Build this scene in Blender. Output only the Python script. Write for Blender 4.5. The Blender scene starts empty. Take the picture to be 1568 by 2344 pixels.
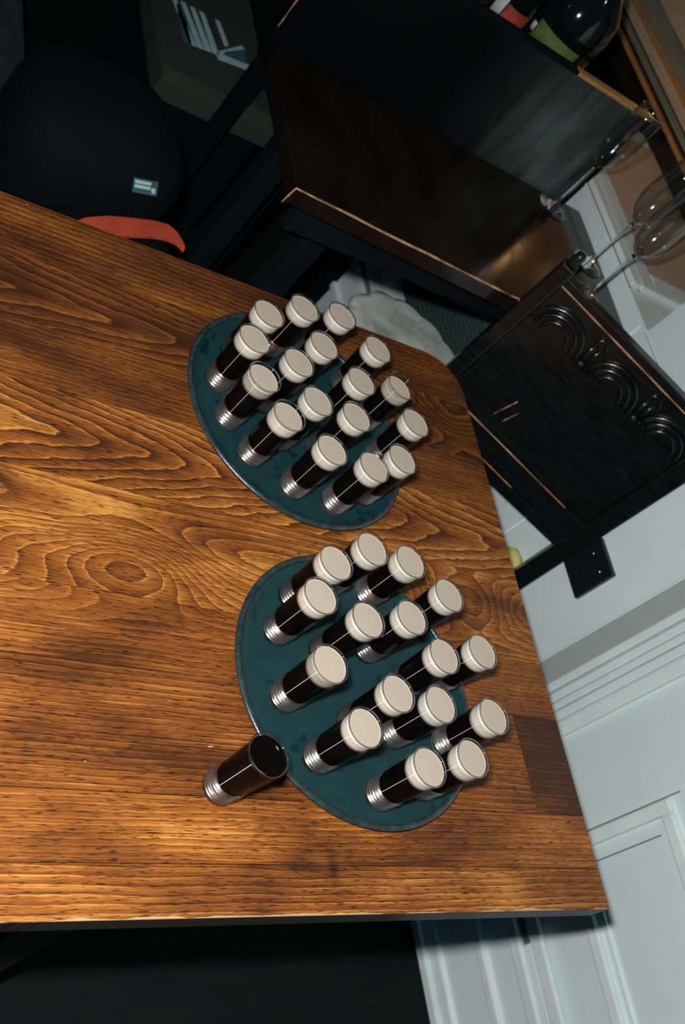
import bpy, bmesh, math, random
from mathutils import Vector, Matrix
random.seed(7)
sc = bpy.context.scene
COL = sc.collection
PI = math.pi

# ------------------------------------------------------------------ camera
cam_d = bpy.data.cameras.new('camera'); cam = bpy.data.objects.new('camera', cam_d); COL.objects.link(cam)
cam.location = (-1.19766, -0.23128, 1.69)
cam.rotation_euler = (0.66706026, -0.63896361, -0.21182319)
cam_d.sensor_fit = 'VERTICAL'; cam_d.sensor_height = 36.0; cam_d.sensor_width = 24.0
cam_d.lens = 36.0 * 2541.77 / 2344.0
cam_d.clip_start = 0.02; cam_d.clip_end = 50
cam_d.dof.use_dof = True; cam_d.dof.focus_distance = 1.17; cam_d.dof.aperture_fstop = 8.0
sc.camera = cam
# ------------------------------------------------------------------ world, flash, exposure
W = bpy.data.worlds.new('world'); sc.world = W; W.use_nodes = True
W.node_tree.nodes['Background'].inputs[0].default_value = (0.12, 0.55, 0.80, 1)
W.node_tree.nodes['Background'].inputs[1].default_value = 0.045
fl = bpy.data.lights.new('camera_flash', 'SPOT'); fl.shadow_soft_size = 0.022; fl.spot_size = math.radians(136); fl.spot_blend = 1.0
fl.cycles.is_caustics_light = True; fl.energy = 116; fl.color = (1.0, 0.97, 0.93)
flo = bpy.data.objects.new('camera_flash', fl); COL.objects.link(flo)
_rt = cam.rotation_euler.to_matrix()
flo.location = Vector(cam.location) + _rt @ Vector((-0.035, 0.10, 0.02))
flo.rotation_euler = (Vector((-0.66, 0.12, 0.70)) - flo.location).to_track_quat('-Z', 'Y').to_euler()
def bulb(name, loc, r, e, col):
    l = bpy.data.lights.new(name, 'POINT'); l.shadow_soft_size = r; l.energy = e; l.color = col
    o = bpy.data.objects.new(name, l); COL.objects.link(o); o.location = loc
bulb('window_lamp', (0.66, 1.70, 1.27), 0.03, 0.35, (1.0, 0.50, 0.20))
bulb('ceiling_bulb', (0.33, 0.65, 2.0), 0.008, 1.2, (1.0, 0.80, 0.55))
bulb('ceiling_bulb', (0.10, 1.90, 2.1), 0.025, 1.2, (1.0, 0.80, 0.55))
sc.view_settings.view_transform = 'Standard'; sc.view_settings.look = 'None'
sc.view_settings.gamma = 1.0; sc.view_settings.use_curve_mapping = False
sc.view_settings.exposure = 0.0
sc.cycles.max_bounces = 14; sc.cycles.transmission_bounces = 12; sc.cycles.glossy_bounces = 6
sc.cycles.caustics_reflective = True; sc.cycles.caustics_refractive = True; sc.cycles.sample_clamp_indirect = 12.0; sc.cycles.blur_glossy = 0.3
sc.cycles.use_denoising = True

# ------------------------------------------------------------------ materials
def new_mat(name):
    m = bpy.data.materials.new(name); m.use_nodes = True
    nt = m.node_tree; b = nt.nodes['Principled BSDF']
    return m, nt, b
def N(nt, t, **kw):
    n = nt.nodes.new(t)
    for k, v in kw.items(): setattr(n, k, v)
    return n
def math_n(nt, op, a, b=None, c=None, clamp=False):
    n = N(nt, 'ShaderNodeMath', operation=op); n.use_clamp = clamp
    for i, v in enumerate((a, b, c)):
        if v is None: continue
        if isinstance(v, (int, float)): n.inputs[i].default_value = v
        else: nt.links.new(v, n.inputs[i])
    return n.outputs[0]
def ramp(nt, fac, stops):
    r = N(nt, 'ShaderNodeValToRGB'); e = r.color_ramp.elements
    while len(e) < len(stops): e.new(0.5)
    for i, (p, c) in enumerate(stops):
        e[i].position = p; e[i].color = (*c, 1) if len(c) == 3 else c
    nt.links.new(fac, r.inputs[0]); return r.outputs[0]
def mix(nt, fac, a, b, mode='MIX'):
    n = N(nt, 'ShaderNodeMix', data_type='RGBA', blend_type=mode)
    for i, v in ((0, fac), (6, a), (7, b)):
        if isinstance(v, (int, float)): n.inputs[i].default_value = v
        elif isinstance(v, tuple): n.inputs[i].default_value = (*v, 1)
        else: nt.links.new(v, n.inputs[i])
    return n.outputs[2]
def noise(nt, vec, scale, detail=3, rough=0.5, dims='3D'):
    n = N(nt, 'ShaderNodeTexNoise', noise_dimensions=dims)
    n.inputs['Scale'].default_value = scale; n.inputs['Detail'].default_value = detail
    n.inputs['Roughness'].default_value = rough
    if vec is not None: nt.links.new(vec, n.inputs['Vector'])
    return n.outputs['Fac']
def mapping(nt, src, scale=(1, 1, 1), loc=(0, 0, 0)):
    m = N(nt, 'ShaderNodeMapping'); m.inputs['Scale'].default_value = scale; m.inputs['Location'].default_value = loc
    nt.links.new(src, m.inputs['Vector']); return m.outputs[0]
def bump(nt, b, h, strength=0.3, dist=0.001):
    n = N(nt, 'ShaderNodeBump'); n.inputs['Strength'].default_value = strength; n.inputs['Distance'].default_value = dist
    nt.links.new(h, n.inputs['Height']); nt.links.new(n.outputs[0], b.inputs['Normal'])
def simple(name, col, rough=0.5, metal=0.0, var=0.15, vscale=12, bmp=0.0, bscale=200, spec=0.5, stretch=(1, 1, 1), coat=0.0):
    m, nt, b = new_mat(name)
    tc = N(nt, 'ShaderNodeTexCoord').outputs['Object']
    v = mapping(nt, tc, stretch)
    n = noise(nt, v, vscale, 4)
    c = ramp(nt, n, [(0.3, tuple(x * (1 - var) for x in col)), (0.7, tuple(min(1, x * (1 + var)) for x in col))])
    nt.links.new(c, b.inputs['Base Color'])
    b.inputs['Roughness'].default_value = rough; b.inputs['Metallic'].default_value = metal
    b.inputs['Specular IOR Level'].default_value = spec; b.inputs['Coat Weight'].default_value = coat
    if bmp: bump(nt, b, noise(nt, v, bscale, 3), bmp)
    return m

def table_wood():
    # per-board values come from the object colour: R = grain centre y, G = slope, B = ring frequency / 200, A = seed
    m, nt, b = new_mat('stained_pine')
    tc = N(nt, 'ShaderNodeTexCoord').outputs['Object']
    oi = N(nt, 'ShaderNodeObjectInfo'); sp = N(nt, 'ShaderNodeSeparateColor'); nt.links.new(oi.outputs['Color'], sp.inputs[0])
    yc = math_n(nt, 'SUBTRACT', math_n(nt, 'MULTIPLY', sp.outputs[0], 2.0), 0.5)
    slope = sp.outputs[1]; freq = math_n(nt, 'MULTIPLY', sp.outputs[2], 200.0)
    seed = math_n(nt, 'MULTIPLY', oi.outputs['Alpha'], 10.0)
    xyz = N(nt, 'ShaderNodeSeparateXYZ'); nt.links.new(tc, xyz.inputs[0]); X, Y = xyz.outputs[0], xyz.outputs[1]
    off = N(nt, 'ShaderNodeCombineXYZ'); nt.links.new(seed, off.inputs[0]); nt.links.new(seed, off.inputs[1])
    va = N(nt, 'ShaderNodeVectorMath', operation='ADD'); nt.links.new(tc, va.inputs[0]); nt.links.new(off.outputs[0], va.inputs[1]); P = va.outputs[0]
    n1 = noise(nt, mapping(nt, P, (2.2, 9, 1)), 1.0, 2, 0.5)
    n2 = noise(nt, mapping(nt, P, (9, 30, 1)), 1.0, 3, 0.55)
    n3 = noise(nt, mapping(nt, P, (60, 160, 1)), 1.0, 3, 0.6)
    dy = math_n(nt, 'SUBTRACT', Y, yc)
    r = math_n(nt, 'SQRT', math_n(nt, 'ADD', math_n(nt, 'MULTIPLY', dy, dy), 0.00025))
    F = math_n(nt, 'ADD', r, math_n(nt, 'MULTIPLY', X, slope))
    F = math_n(nt, 'ADD', F, math_n(nt, 'MULTIPLY', n1, math_n(nt, 'ADD', math_n(nt, 'MULTIPLY', slope, 0.22), 0.020)))
    F = math_n(nt, 'ADD', F, math_n(nt, 'MULTIPLY', n2, math_n(nt, 'ADD', math_n(nt, 'MULTIPLY', slope, 0.06), 0.006)))
    F = math_n(nt, 'ADD', F, math_n(nt, 'MULTIPLY', n3, 0.0016))
    # knots: rings bulge round them
    for kx, ky, amp, sx, sy in ((-0.655, 0.385, 0.085, 90, 420), (-0.12, 0.42, 0.07, 120, 500), (-0.80, 0.40, 0.04, 200, 500), (-0.05, 0.76, 0.06, 120, 380)):
        ax = math_n(nt, 'SUBTRACT', X, kx); ay = math_n(nt, 'SUBTRACT', Y, ky)
        g = math_n(nt, 'ADD', math_n(nt, 'MULTIPLY', math_n(nt, 'MULTIPLY', ax, ax), sx), math_n(nt, 'MULTIPLY', math_n(nt, 'MULTIPLY', ay, ay), sy))
        g = math_n(nt, 'EXPONENT', math_n(nt, 'MULTIPLY', g, -1.0))
        F = math_n(nt, 'ADD', F, math_n(nt, 'MULTIPLY', g, amp))
    Fr = math_n(nt, 'MULTIPLY', F, freq)
    saw = math_n(nt, 'FRACT', Fr)
    ring = ramp(nt, saw, [(0.0, (0.42, 0.42, 0.42)), (0.30, (0.62, 0.62, 0.62)), (0.80, (0.76, 0.76, 0.76)), (0.93, (1, 1, 1)), (1.0, (0.45, 0.45, 0.45))])
    kk = math_n(nt, 'MULTIPLY', math_n(nt, 'DIVIDE', math_n(nt, 'SUBTRACT', freq, 80.0), 75.0, clamp=True), 0.55)
    ring = mix(nt, kk, ring, (0.70, 0.70, 0.70))
    # fine straight fibre and dark pores
    fib = noise(nt, mapping(nt, P, (10, 620, 1)), 1.0, 3, 0.6)
    pore = noise(nt, mapping(nt, P, (70, 800, 1)), 1.0, 2, 0.5)
    blot = noise(nt, mapping(nt, P, (5, 14, 1)), 1.0, 4, 0.6)
    tone = math_n(nt, 'MULTIPLY', ring, math_n(nt, 'ADD', math_n(nt, 'MULTIPLY', fib, 0.9), 0.52))
    tone = math_n(nt, 'MULTIPLY', tone, math_n(nt, 'ADD', math_n(nt, 'MULTIPLY', blot, 1.5), 0.22))
    tone = math_n(nt, 'MULTIPLY', tone, math_n(nt, 'DIVIDE', oi.outputs['Object Index'], 100.0))
    pm = math_n(nt, 'MULTIPLY', math_n(nt, 'SUBTRACT', 0.43, pore, clamp=True), 6.0, clamp=True)
    tone = math_n(nt, 'MULTIPLY', tone, math_n(nt, 'SUBTRACT', 1.0, math_n(nt, 'MULTIPLY', pm, 0.75)))
    col = ramp(nt, tone, [(0.14, (0.012, 0.007, 0.005)), (0.40, (0.075, 0.024, 0.008)), (0.68, (0.28, 0.090, 0.016)), (1.0, (0.58, 0.27, 0.060))])
    # old stain marks and a dark knot scar near the front edge
    for sx_, sy_, a_, b_ in ((-0.435, 0.048, 16000, 2500), (-0.475, 0.055, 1500, 9000), (-0.87, 0.55, 900, 700), (-0.80, 0.455, 2500, 2500)):
        ax = math_n(nt, 'SUBTRACT', X, sx_); ay = math_n(nt, 'SUBTRACT', Y, sy_)
        g = math_n(nt, 'ADD', math_n(nt, 'MULTIPLY', math_n(nt, 'MULTIPLY', ax, ax), a_), math_n(nt, 'MULTIPLY', math_n(nt, 'MULTIPLY', ay, ay), b_))
        g = math_n(nt, 'MULTIPLY', math_n(nt, 'EXPONENT', math_n(nt, 'MULTIPLY', g, -1.0)), math_n(nt, 'MULTIPLY', n2, 1.5))
        col = mix(nt, math_n(nt, 'MULTIPLY', g, 0.85, clamp=True), col, (0.012, 0.008, 0.007))
    # lacquer chipped away along the front edge
    e1 = math_n(nt, 'LESS_THAN', Y, math_n(nt, 'MULTIPLY', math_n(nt, 'SUBTRACT', noise(nt, mapping(nt, tc, (18, 1, 1)), 1.0, 4), 0.44, clamp=True), 0.014))
    col = mix(nt, math_n(nt, 'MULTIPLY', e1, 0.8), col, (0.50, 0.36, 0.20))
    chip = math_n(nt, 'GREATER_THAN', noise(nt, mapping(nt, tc, (55, 130, 1)), 1.0, 2, 0.4), 0.805)
    col = mix(nt, math_n(nt, 'MULTIPLY', chip, 0.7), col, (0.55, 0.42, 0.26))
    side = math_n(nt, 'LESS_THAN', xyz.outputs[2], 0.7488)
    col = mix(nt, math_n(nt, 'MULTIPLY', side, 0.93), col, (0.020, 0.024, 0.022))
    nt.links.new(col, b.inputs['Base Color'])
    b.inputs['Roughness'].default_value = 0.45; b.inputs['Specular IOR Level'].default_value = 0.22
    h = math_n(nt, 'ADD', math_n(nt, 'MULTIPLY', fib, 0.6), math_n(nt, 'MULTIPLY', tone, 0.8))
    bump(nt, b, h, 0.30, 0.0006)
    return m

def tray_mat(name, col, weave):
    m, nt, b = new_mat(name)
    tc = N(nt, 'ShaderNodeTexCoord').outputs['Object']
    big = noise(nt, tc, 22, 5, 0.6); fine = noise(nt, tc, 900, 1)
    wet = noise(nt, mapping(nt, tc, (1, 1, 1), (3, 1, 0)), 34, 3, 0.5)
    wm = math_n(nt, 'MULTIPLY', math_n(nt, 'SUBTRACT', wet, 0.60, clamp=True), 14.0, clamp=True)
    c = ramp(nt, big, [(0.3, tuple(x * 0.72 for x in col)), (0.7, tuple(x * 1.3 for x in col))])
    c = mix(nt, math_n(nt, 'MULTIPLY', wm, 0.6), c, tuple(x * 0.35 for x in col))
    nt.links.new(c, b.inputs['Base Color'])
    nt.links.new(math_n(nt, 'SUBTRACT', 0.62, math_n(nt, 'MULTIPLY', wm, 0.35)), b.inputs['Roughness'])
    xyz = N(nt, 'ShaderNodeSeparateXYZ'); nt.links.new(tc, xyz.inputs[0])
    sx = math_n(nt, 'SINE', math_n(nt, 'MULTIPLY', math_n(nt, 'ADD', xyz.outputs[0], math_n(nt, 'MULTIPLY', xyz.outputs[1], 0.3)), 3300))
    sy = math_n(nt, 'SINE', math_n(nt, 'MULTIPLY', math_n(nt, 'SUBTRACT', xyz.outputs[1], math_n(nt, 'MULTIPLY', xyz.outputs[0], 0.3)), 3300))
    h = math_n(nt, 'ADD', math_n(nt, 'MULTIPLY', sx, sy), fine)
    bump(nt, b, h, weave, 0.0007)
    b.inputs['Specular IOR Level'].default_value = 0.4
    return m

def glass_mat(name, ior=1.5, tint=(1, 1, 1), rough=0.0):
    m, nt, b = new_mat(name)
    b.inputs['Base Color'].default_value = (*tint, 1); b.inputs['Roughness'].default_value = rough
    b.inputs['IOR'].default_value = ior; b.inputs['Transmission Weight'].default_value = 1.0
    return m

ANI, ROT = 0.965, 0.0
def base_mat():
    m, nt, b = new_mat('solid_glass_base')
    tr = N(nt, 'ShaderNodeBsdfTransparent'); gl = N(nt, 'ShaderNodeBsdfGlass'); gl.inputs['IOR'].default_value = 1.5
    mx = N(nt, 'ShaderNodeMixShader'); mx.inputs[0].default_value = 0.5
    nt.links.new(tr.outputs[0], mx.inputs[1]); nt.links.new(gl.outputs[0], mx.inputs[2])
    nt.links.new(mx.outputs[0], nt.nodes['Material Output'].inputs[0]); nt.nodes.remove(b); return m
def ridge_mat():
    m, nt, b = new_mat('added_glint_ridges')  # for ridges added inside the base to catch the flash as white arcs
    tr = N(nt, 'ShaderNodeBsdfTransparent'); gl = N(nt, 'ShaderNodeBsdfGlossy'); gl.inputs['Roughness'].default_value = 0.30
    gl.inputs['Color'].default_value = (1.0, 0.93, 0.90, 1)
    tc = N(nt, 'ShaderNodeTexCoord').outputs['Object']
    bp = N(nt, 'ShaderNodeBump'); bp.inputs['Strength'].default_value = 0.45; bp.inputs['Distance'].default_value = 0.003
    nt.links.new(noise(nt, mapping(nt, tc, (55, 55, 330)), 1.0, 2), bp.inputs['Height']); nt.links.new(bp.outputs[0], gl.inputs['Normal'])
    mx = N(nt, 'ShaderNodeMixShader'); mx.inputs[0].default_value = 0.48
    nt.links.new(tr.outputs[0], mx.inputs[1]); nt.links.new(gl.outputs[0], mx.inputs[2])
    nt.links.new(mx.outputs[0], nt.nodes['Material Output'].inputs[0]); nt.nodes.remove(b); return m
def wine_mat():
    m, nt, b = new_mat('wine_glass_wall')
    tr = N(nt, 'ShaderNodeBsdfTransparent'); tr.inputs[0].default_value = (0.94, 0.96, 0.96, 1)
    gl = N(nt, 'ShaderNodeBsdfGlossy'); gl.inputs['Roughness'].default_value = 0.10
    lw = N(nt, 'ShaderNodeLayerWeight'); lw.inputs[0].default_value = 0.5
    fr = math_n(nt, 'ADD', math_n(nt, 'MULTIPLY', math_n(nt, 'POWER', lw.outputs['Facing'], 3.0), 0.95), 0.06)
    mx = N(nt, 'ShaderNodeMixShader'); nt.links.new(fr, mx.inputs[0]); nt.links.new(tr.outputs[0], mx.inputs[1]); nt.links.new(gl.outputs[0], mx.inputs[2])
    nt.links.new(mx.outputs[0], nt.nodes['Material Output'].inputs[0]); nt.nodes.remove(b); return m
def thin_mat():
    m, nt, b = new_mat('thin_glass_wall')
    tr = N(nt, 'ShaderNodeBsdfTransparent'); tr.inputs[0].default_value = (0.97, 0.98, 0.98, 1)
    gl = N(nt, 'ShaderNodeBsdfGlossy'); gl.inputs['Roughness'].default_value = 0.03
    lw = N(nt, 'ShaderNodeLayerWeight'); lw.inputs[0].default_value = 0.5
    fr = math_n(nt, 'ADD', math_n(nt, 'MULTIPLY', math_n(nt, 'POWER', lw.outputs['Facing'], 5.0), 0.35), 0.001)
    mx = N(nt, 'ShaderNodeMixShader'); nt.links.new(fr, mx.inputs[0]); nt.links.new(tr.outputs[0], mx.inputs[1]); nt.links.new(gl.outputs[0], mx.inputs[2])
    ta = N(nt, 'ShaderNodeTangent', direction_type='RADIAL', axis='Z')
    an = N(nt, 'ShaderNodeBsdfAnisotropic'); an.inputs['Roughness'].default_value = 0.30; an.inputs['Anisotropy'].default_value = ANI
    an.inputs['Rotation'].default_value = ROT; nt.links.new(ta.outputs[0], an.inputs['Tangent'])
    m2 = N(nt, 'ShaderNodeMixShader'); m2.inputs[0].default_value = 0.012
    nt.links.new(mx.outputs[0], m2.inputs[1]); nt.links.new(an.outputs[0], m2.inputs[2])
    nt.links.new(m2.outputs[0], nt.nodes['Material Output'].inputs[0]); nt.nodes.remove(b)
    return m
def carpet_mat():
    m, nt, b = new_mat('dark_floor')
    tc = N(nt, 'ShaderNodeTexCoord').outputs['Object']
    n = noise(nt, mapping(nt, tc, (3, 40, 1)), 2.0, 5, 0.65)
    c = ramp(nt, n, [(0.3, (0.004, 0.008, 0.010)), (0.75, (0.011, 0.011, 0.009))])
    nt.links.new(c, b.inputs['Base Color']); b.inputs['Roughness'].default_value = 0.8; b.inputs['Specular IOR Level'].default_value = 0.12
    bump(nt, b, n, 0.4, 0.003)
    return m
def ribbed_mat(name, dark, lite, fx, fy):
    m, nt, b = new_mat(name)
    tc = N(nt, 'ShaderNodeTexCoord').outputs['Object']
    xyz = N(nt, 'ShaderNodeSeparateXYZ'); nt.links.new(tc, xyz.inputs[0])
    s = math_n(nt, 'SINE', math_n(nt, 'ADD', math_n(nt, 'MULTIPLY', xyz.outputs[2], fx), math_n(nt, 'MULTIPLY', noise(nt, tc, 30, 3), 5.0)))
    s2 = math_n(nt, 'ADD', math_n(nt, 'MULTIPLY', s, 0.25), noise(nt, tc, fy, 3, 0.7))
    c = ramp(nt, s2, [(0.3, dark), (0.85, lite)])
    nt.links.new(c, b.inputs['Base Color']); b.inputs['Roughness'].default_value = 0.9
    bump(nt, b, s2, 0.6, 0.003)
    return m
def painted_sheen_mat():
    m, nt, b = new_mat('dark_board_painted_sheen')
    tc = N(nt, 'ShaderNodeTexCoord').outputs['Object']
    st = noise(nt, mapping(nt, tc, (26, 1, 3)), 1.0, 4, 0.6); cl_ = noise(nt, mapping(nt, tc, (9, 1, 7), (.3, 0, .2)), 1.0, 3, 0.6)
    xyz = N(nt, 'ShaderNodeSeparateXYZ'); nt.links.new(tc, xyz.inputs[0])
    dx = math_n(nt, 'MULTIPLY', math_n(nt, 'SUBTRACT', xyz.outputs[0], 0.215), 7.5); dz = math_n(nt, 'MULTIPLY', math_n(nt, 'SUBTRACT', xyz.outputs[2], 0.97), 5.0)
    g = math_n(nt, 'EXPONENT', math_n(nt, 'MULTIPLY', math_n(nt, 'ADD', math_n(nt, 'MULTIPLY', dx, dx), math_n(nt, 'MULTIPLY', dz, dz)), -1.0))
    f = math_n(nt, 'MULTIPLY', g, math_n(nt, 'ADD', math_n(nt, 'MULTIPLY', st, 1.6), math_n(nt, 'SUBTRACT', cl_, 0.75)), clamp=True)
    c = mix(nt, f, (0.002, 0.003, 0.0035), (0.12, 0.175, 0.165))  # pale streaked patch is the board's reflected sheen, painted into its colour
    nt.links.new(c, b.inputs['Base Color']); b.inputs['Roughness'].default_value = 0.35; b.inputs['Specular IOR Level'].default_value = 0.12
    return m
def foam_mat():
    m, nt, b = new_mat('cream_foam')
    tc = N(nt, 'ShaderNodeTexCoord').outputs['Object']
    n = noise(nt, tc, 1400, 2); n2 = noise(nt, tc, 40, 3)
    c = ramp(nt, n2, [(0.3, (0.455, 0.39, 0.315)), (0.7, (0.50, 0.43, 0.35))])
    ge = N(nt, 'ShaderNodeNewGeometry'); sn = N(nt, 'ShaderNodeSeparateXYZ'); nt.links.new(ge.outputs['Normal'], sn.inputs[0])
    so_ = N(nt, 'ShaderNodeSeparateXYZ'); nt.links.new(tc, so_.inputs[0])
    c = mix(nt, math_n(nt, 'GREATER_THAN', sn.outputs[2], 0.6), mix(nt, math_n(nt, 'GREATER_THAN', so_.outputs[2], 0.0893), ramp(nt, n2, [(0.3, (0.60, 0.54, 0.46)), (0.7, (0.66, 0.60, 0.51))]), (0.88, 0.85, 0.78)), c)  # pale ring near the foam's top paints the rim highlight into its colour
    nt.links.new(c, b.inputs['Base Color']); b.inputs['Roughness'].default_value = 0.5
    b.inputs['Subsurface Weight'].default_value = 0.15; b.inputs['Subsurface Radius'].default_value = (0.004, 0.003, 0.002)
    b.inputs['Subsurface Scale'].default_value = 0.5
    bump(nt, b, n, 0.08, 0.0003)
    return m
def liquor_mat():
    m, nt, b = new_mat('coffee_liqueur')
    tc = N(nt, 'ShaderNodeTexCoord').outputs['Object']
    xyz = N(nt, 'ShaderNodeSeparateXYZ'); nt.links.new(tc, xyz.inputs[0])
    c = ramp(nt, math_n(nt, 'MULTIPLY', math_n(nt, 'SUBTRACT', xyz.outputs[2], 0.0265), 100.0), [(0.0, (0.60, 0.30, 0.18)), (0.17, (0.42, 0.07, 0.015)), (0.34, (0.05, 0.008, 0.003)), (0.5, (0.003, 0.002, 0.002))])
    df = N(nt, 'ShaderNodeBsdfDiffuse'); nt.links.new(c, df.inputs['Color'])
    gl = N(nt, 'ShaderNodeBsdfGlossy'); gl.inputs['Roughness'].default_value = 0.015
    mx = N(nt, 'ShaderNodeMixShader'); mx.inputs[0].default_value = 0.004
    nt.links.new(df.outputs[0], mx.inputs[1]); nt.links.new(gl.outputs[0], mx.inputs[2])
    nt.links.new(mx.outputs[0], nt.nodes['Material Output'].inputs[0]); nt.nodes.remove(b)
    return m

M = dict(
    wood=table_wood(),
    under=simple('dark_table_underside', (0.012, 0.009, 0.007), 0.6),
    tray1=tray_mat('tray_rubber_dark', (0.001, 0.030, 0.038), 0.25),
    tray2=tray_mat('tray_rubber_teal', (0.001, 0.052, 0.062), 1.0),
    trayrim=simple('tray_rim', (0.018, 0.035, 0.038), 0.26, var=0.5, vscale=90, bmp=0.25, bscale=900, spec=0.9),
    glass=glass_mat('clear_glass'), foam=foam_mat(), liquor=liquor_mat(),
    thin=thin_mat(), sbase=base_mat(), ridge=ridge_mat(),
    stem=glass_mat('wine_glass', 1.5), wine=wine_mat(),
    white=simple('painted_wall', (0.70, 0.83, 0.84), 0.5, var=0.05, vscale=4, bmp=0.15, bscale=60),
    white2=simple('painted_trim', (0.74, 0.85, 0.85), 0.4, var=0.08, vscale=9, bmp=0.1, bscale=60),
    grey=simple('grey_green_paint', (0.36, 0.43, 0.42), 0.55, var=0.05),
    jointdk=simple('dark_joint', (0.12, 0.15, 0.15), 0.8),  # flat dark tone for joints, gaps and grooves
    tan=simple('tan_board', (0.52, 0.37, 0.27), 0.6, var=0.1, vscale=10),
    tan2=simple('pale_oak_rail', (0.58, 0.42, 0.28), 0.5, var=0.18, stretch=(8, 1, 20)),
    olive=simple('drab_rail', (0.26, 0.23, 0.16), 0.6, var=0.2, stretch=(8, 1, 20)),
    orange=simple('amber_rail_and_shadow_strip', (0.50, 0.25, 0.09), 0.45, var=0.2, stretch=(8, 1, 20)),
    floor=carpet_mat(),
    darkwood=simple('dark_oak', (0.022, 0.013, 0.009), 0.35, var=0.5, vscale=14, bmp=0.2, bscale=90, stretch=(1, 1, 4)),
    carved=simple('carved_dark_oak', (0.0055, 0.0060, 0.0065), 0.22, var=0.5, vscale=20, bmp=0.25, bscale=60, spec=0.7, stretch=(1, 1, 5)),
    brown=simple('brown_varnish', (0.011, 0.0060, 0.0045), 0.14, var=0.5, vscale=7, bmp=0.12, bscale=40, stretch=(2, 1, 1)),
    worn=simple('worn_bare_edge', (0.38, 0.22, 0.10), 0.6, var=0.6, vscale=45),
    sheen=painted_sheen_mat(),
    black=simple('black_cloth', (0.0012, 0.0040, 0.0072), 0.85, var=0.2, bmp=0.2, bscale=300, spec=0.15),
    blackp=simple('black_plastic', (0.008, 0.010, 0.011), 0.3, var=0.1),
    red=simple('red_orange_cloth', (0.48, 0.075, 0.035), 0.85, var=0.12, vscale=30, bmp=0.3, bscale=500, spec=0.1),
    yellow=simple('yellow_foam', (0.62, 0.60, 0.22), 0.8),
    pale=simple('pale_quilted_vinyl', (0.62, 0.68, 0.65), 0.25, var=0.35, vscale=16, bmp=0.2, bscale=20, spec=0.6),
    metal=simple('screw_metal', (0.5, 0.55, 0.55), 0.3, 1.0),
    label=simple('woven_label', (0.40, 0.62, 0.64), 0.7, var=0.3, vscale=600),
    labeldk=simple('label_ground', (0.03, 0.10, 0.11), 0.8),
    green=ribbed_mat('green_ribbed_fabric', (0.012, 0.035, 0.033), (0.030, 0.085, 0.08), 520, 120),
    teal=ribbed_mat('teal_speckled_fabric', (0.006, 0.016, 0.020), (0.03, 0.065, 0.08), 40, 260),
    board=simple('olive_card', (0.030, 0.042, 0.036), 0.8, var=0.1),
    board2=simple('olive_card_edge', (0.050, 0.070, 0.052), 0.8, var=0.1),
    print=simple('pale_blue_print', (0.45, 0.72, 0.80), 0.7, var=0.15, vscale=50),
    printdk=simple('teal_print', (0.03, 0.14, 0.17), 0.7),
    bottle=simple('dark_bottle_glass', (0.004, 0.007, 0.008), 0.08, spec=0.8),
    glabel=simple('green_paper_label', (0.10, 0.17, 0.03), 0.7, var=0.3, vscale=60),
    rlabel=simple('red_paper_label', (0.35, 0.05, 0.03), 0.7, var=0.3, vscale=60),
    wlabel=simple('white_paper', (0.6, 0.68, 0.72), 0.7),
    dglass=simple('night_window_glass', (0.20, 0.15, 0.10), 0.12, spec=0.5),
)

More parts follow.
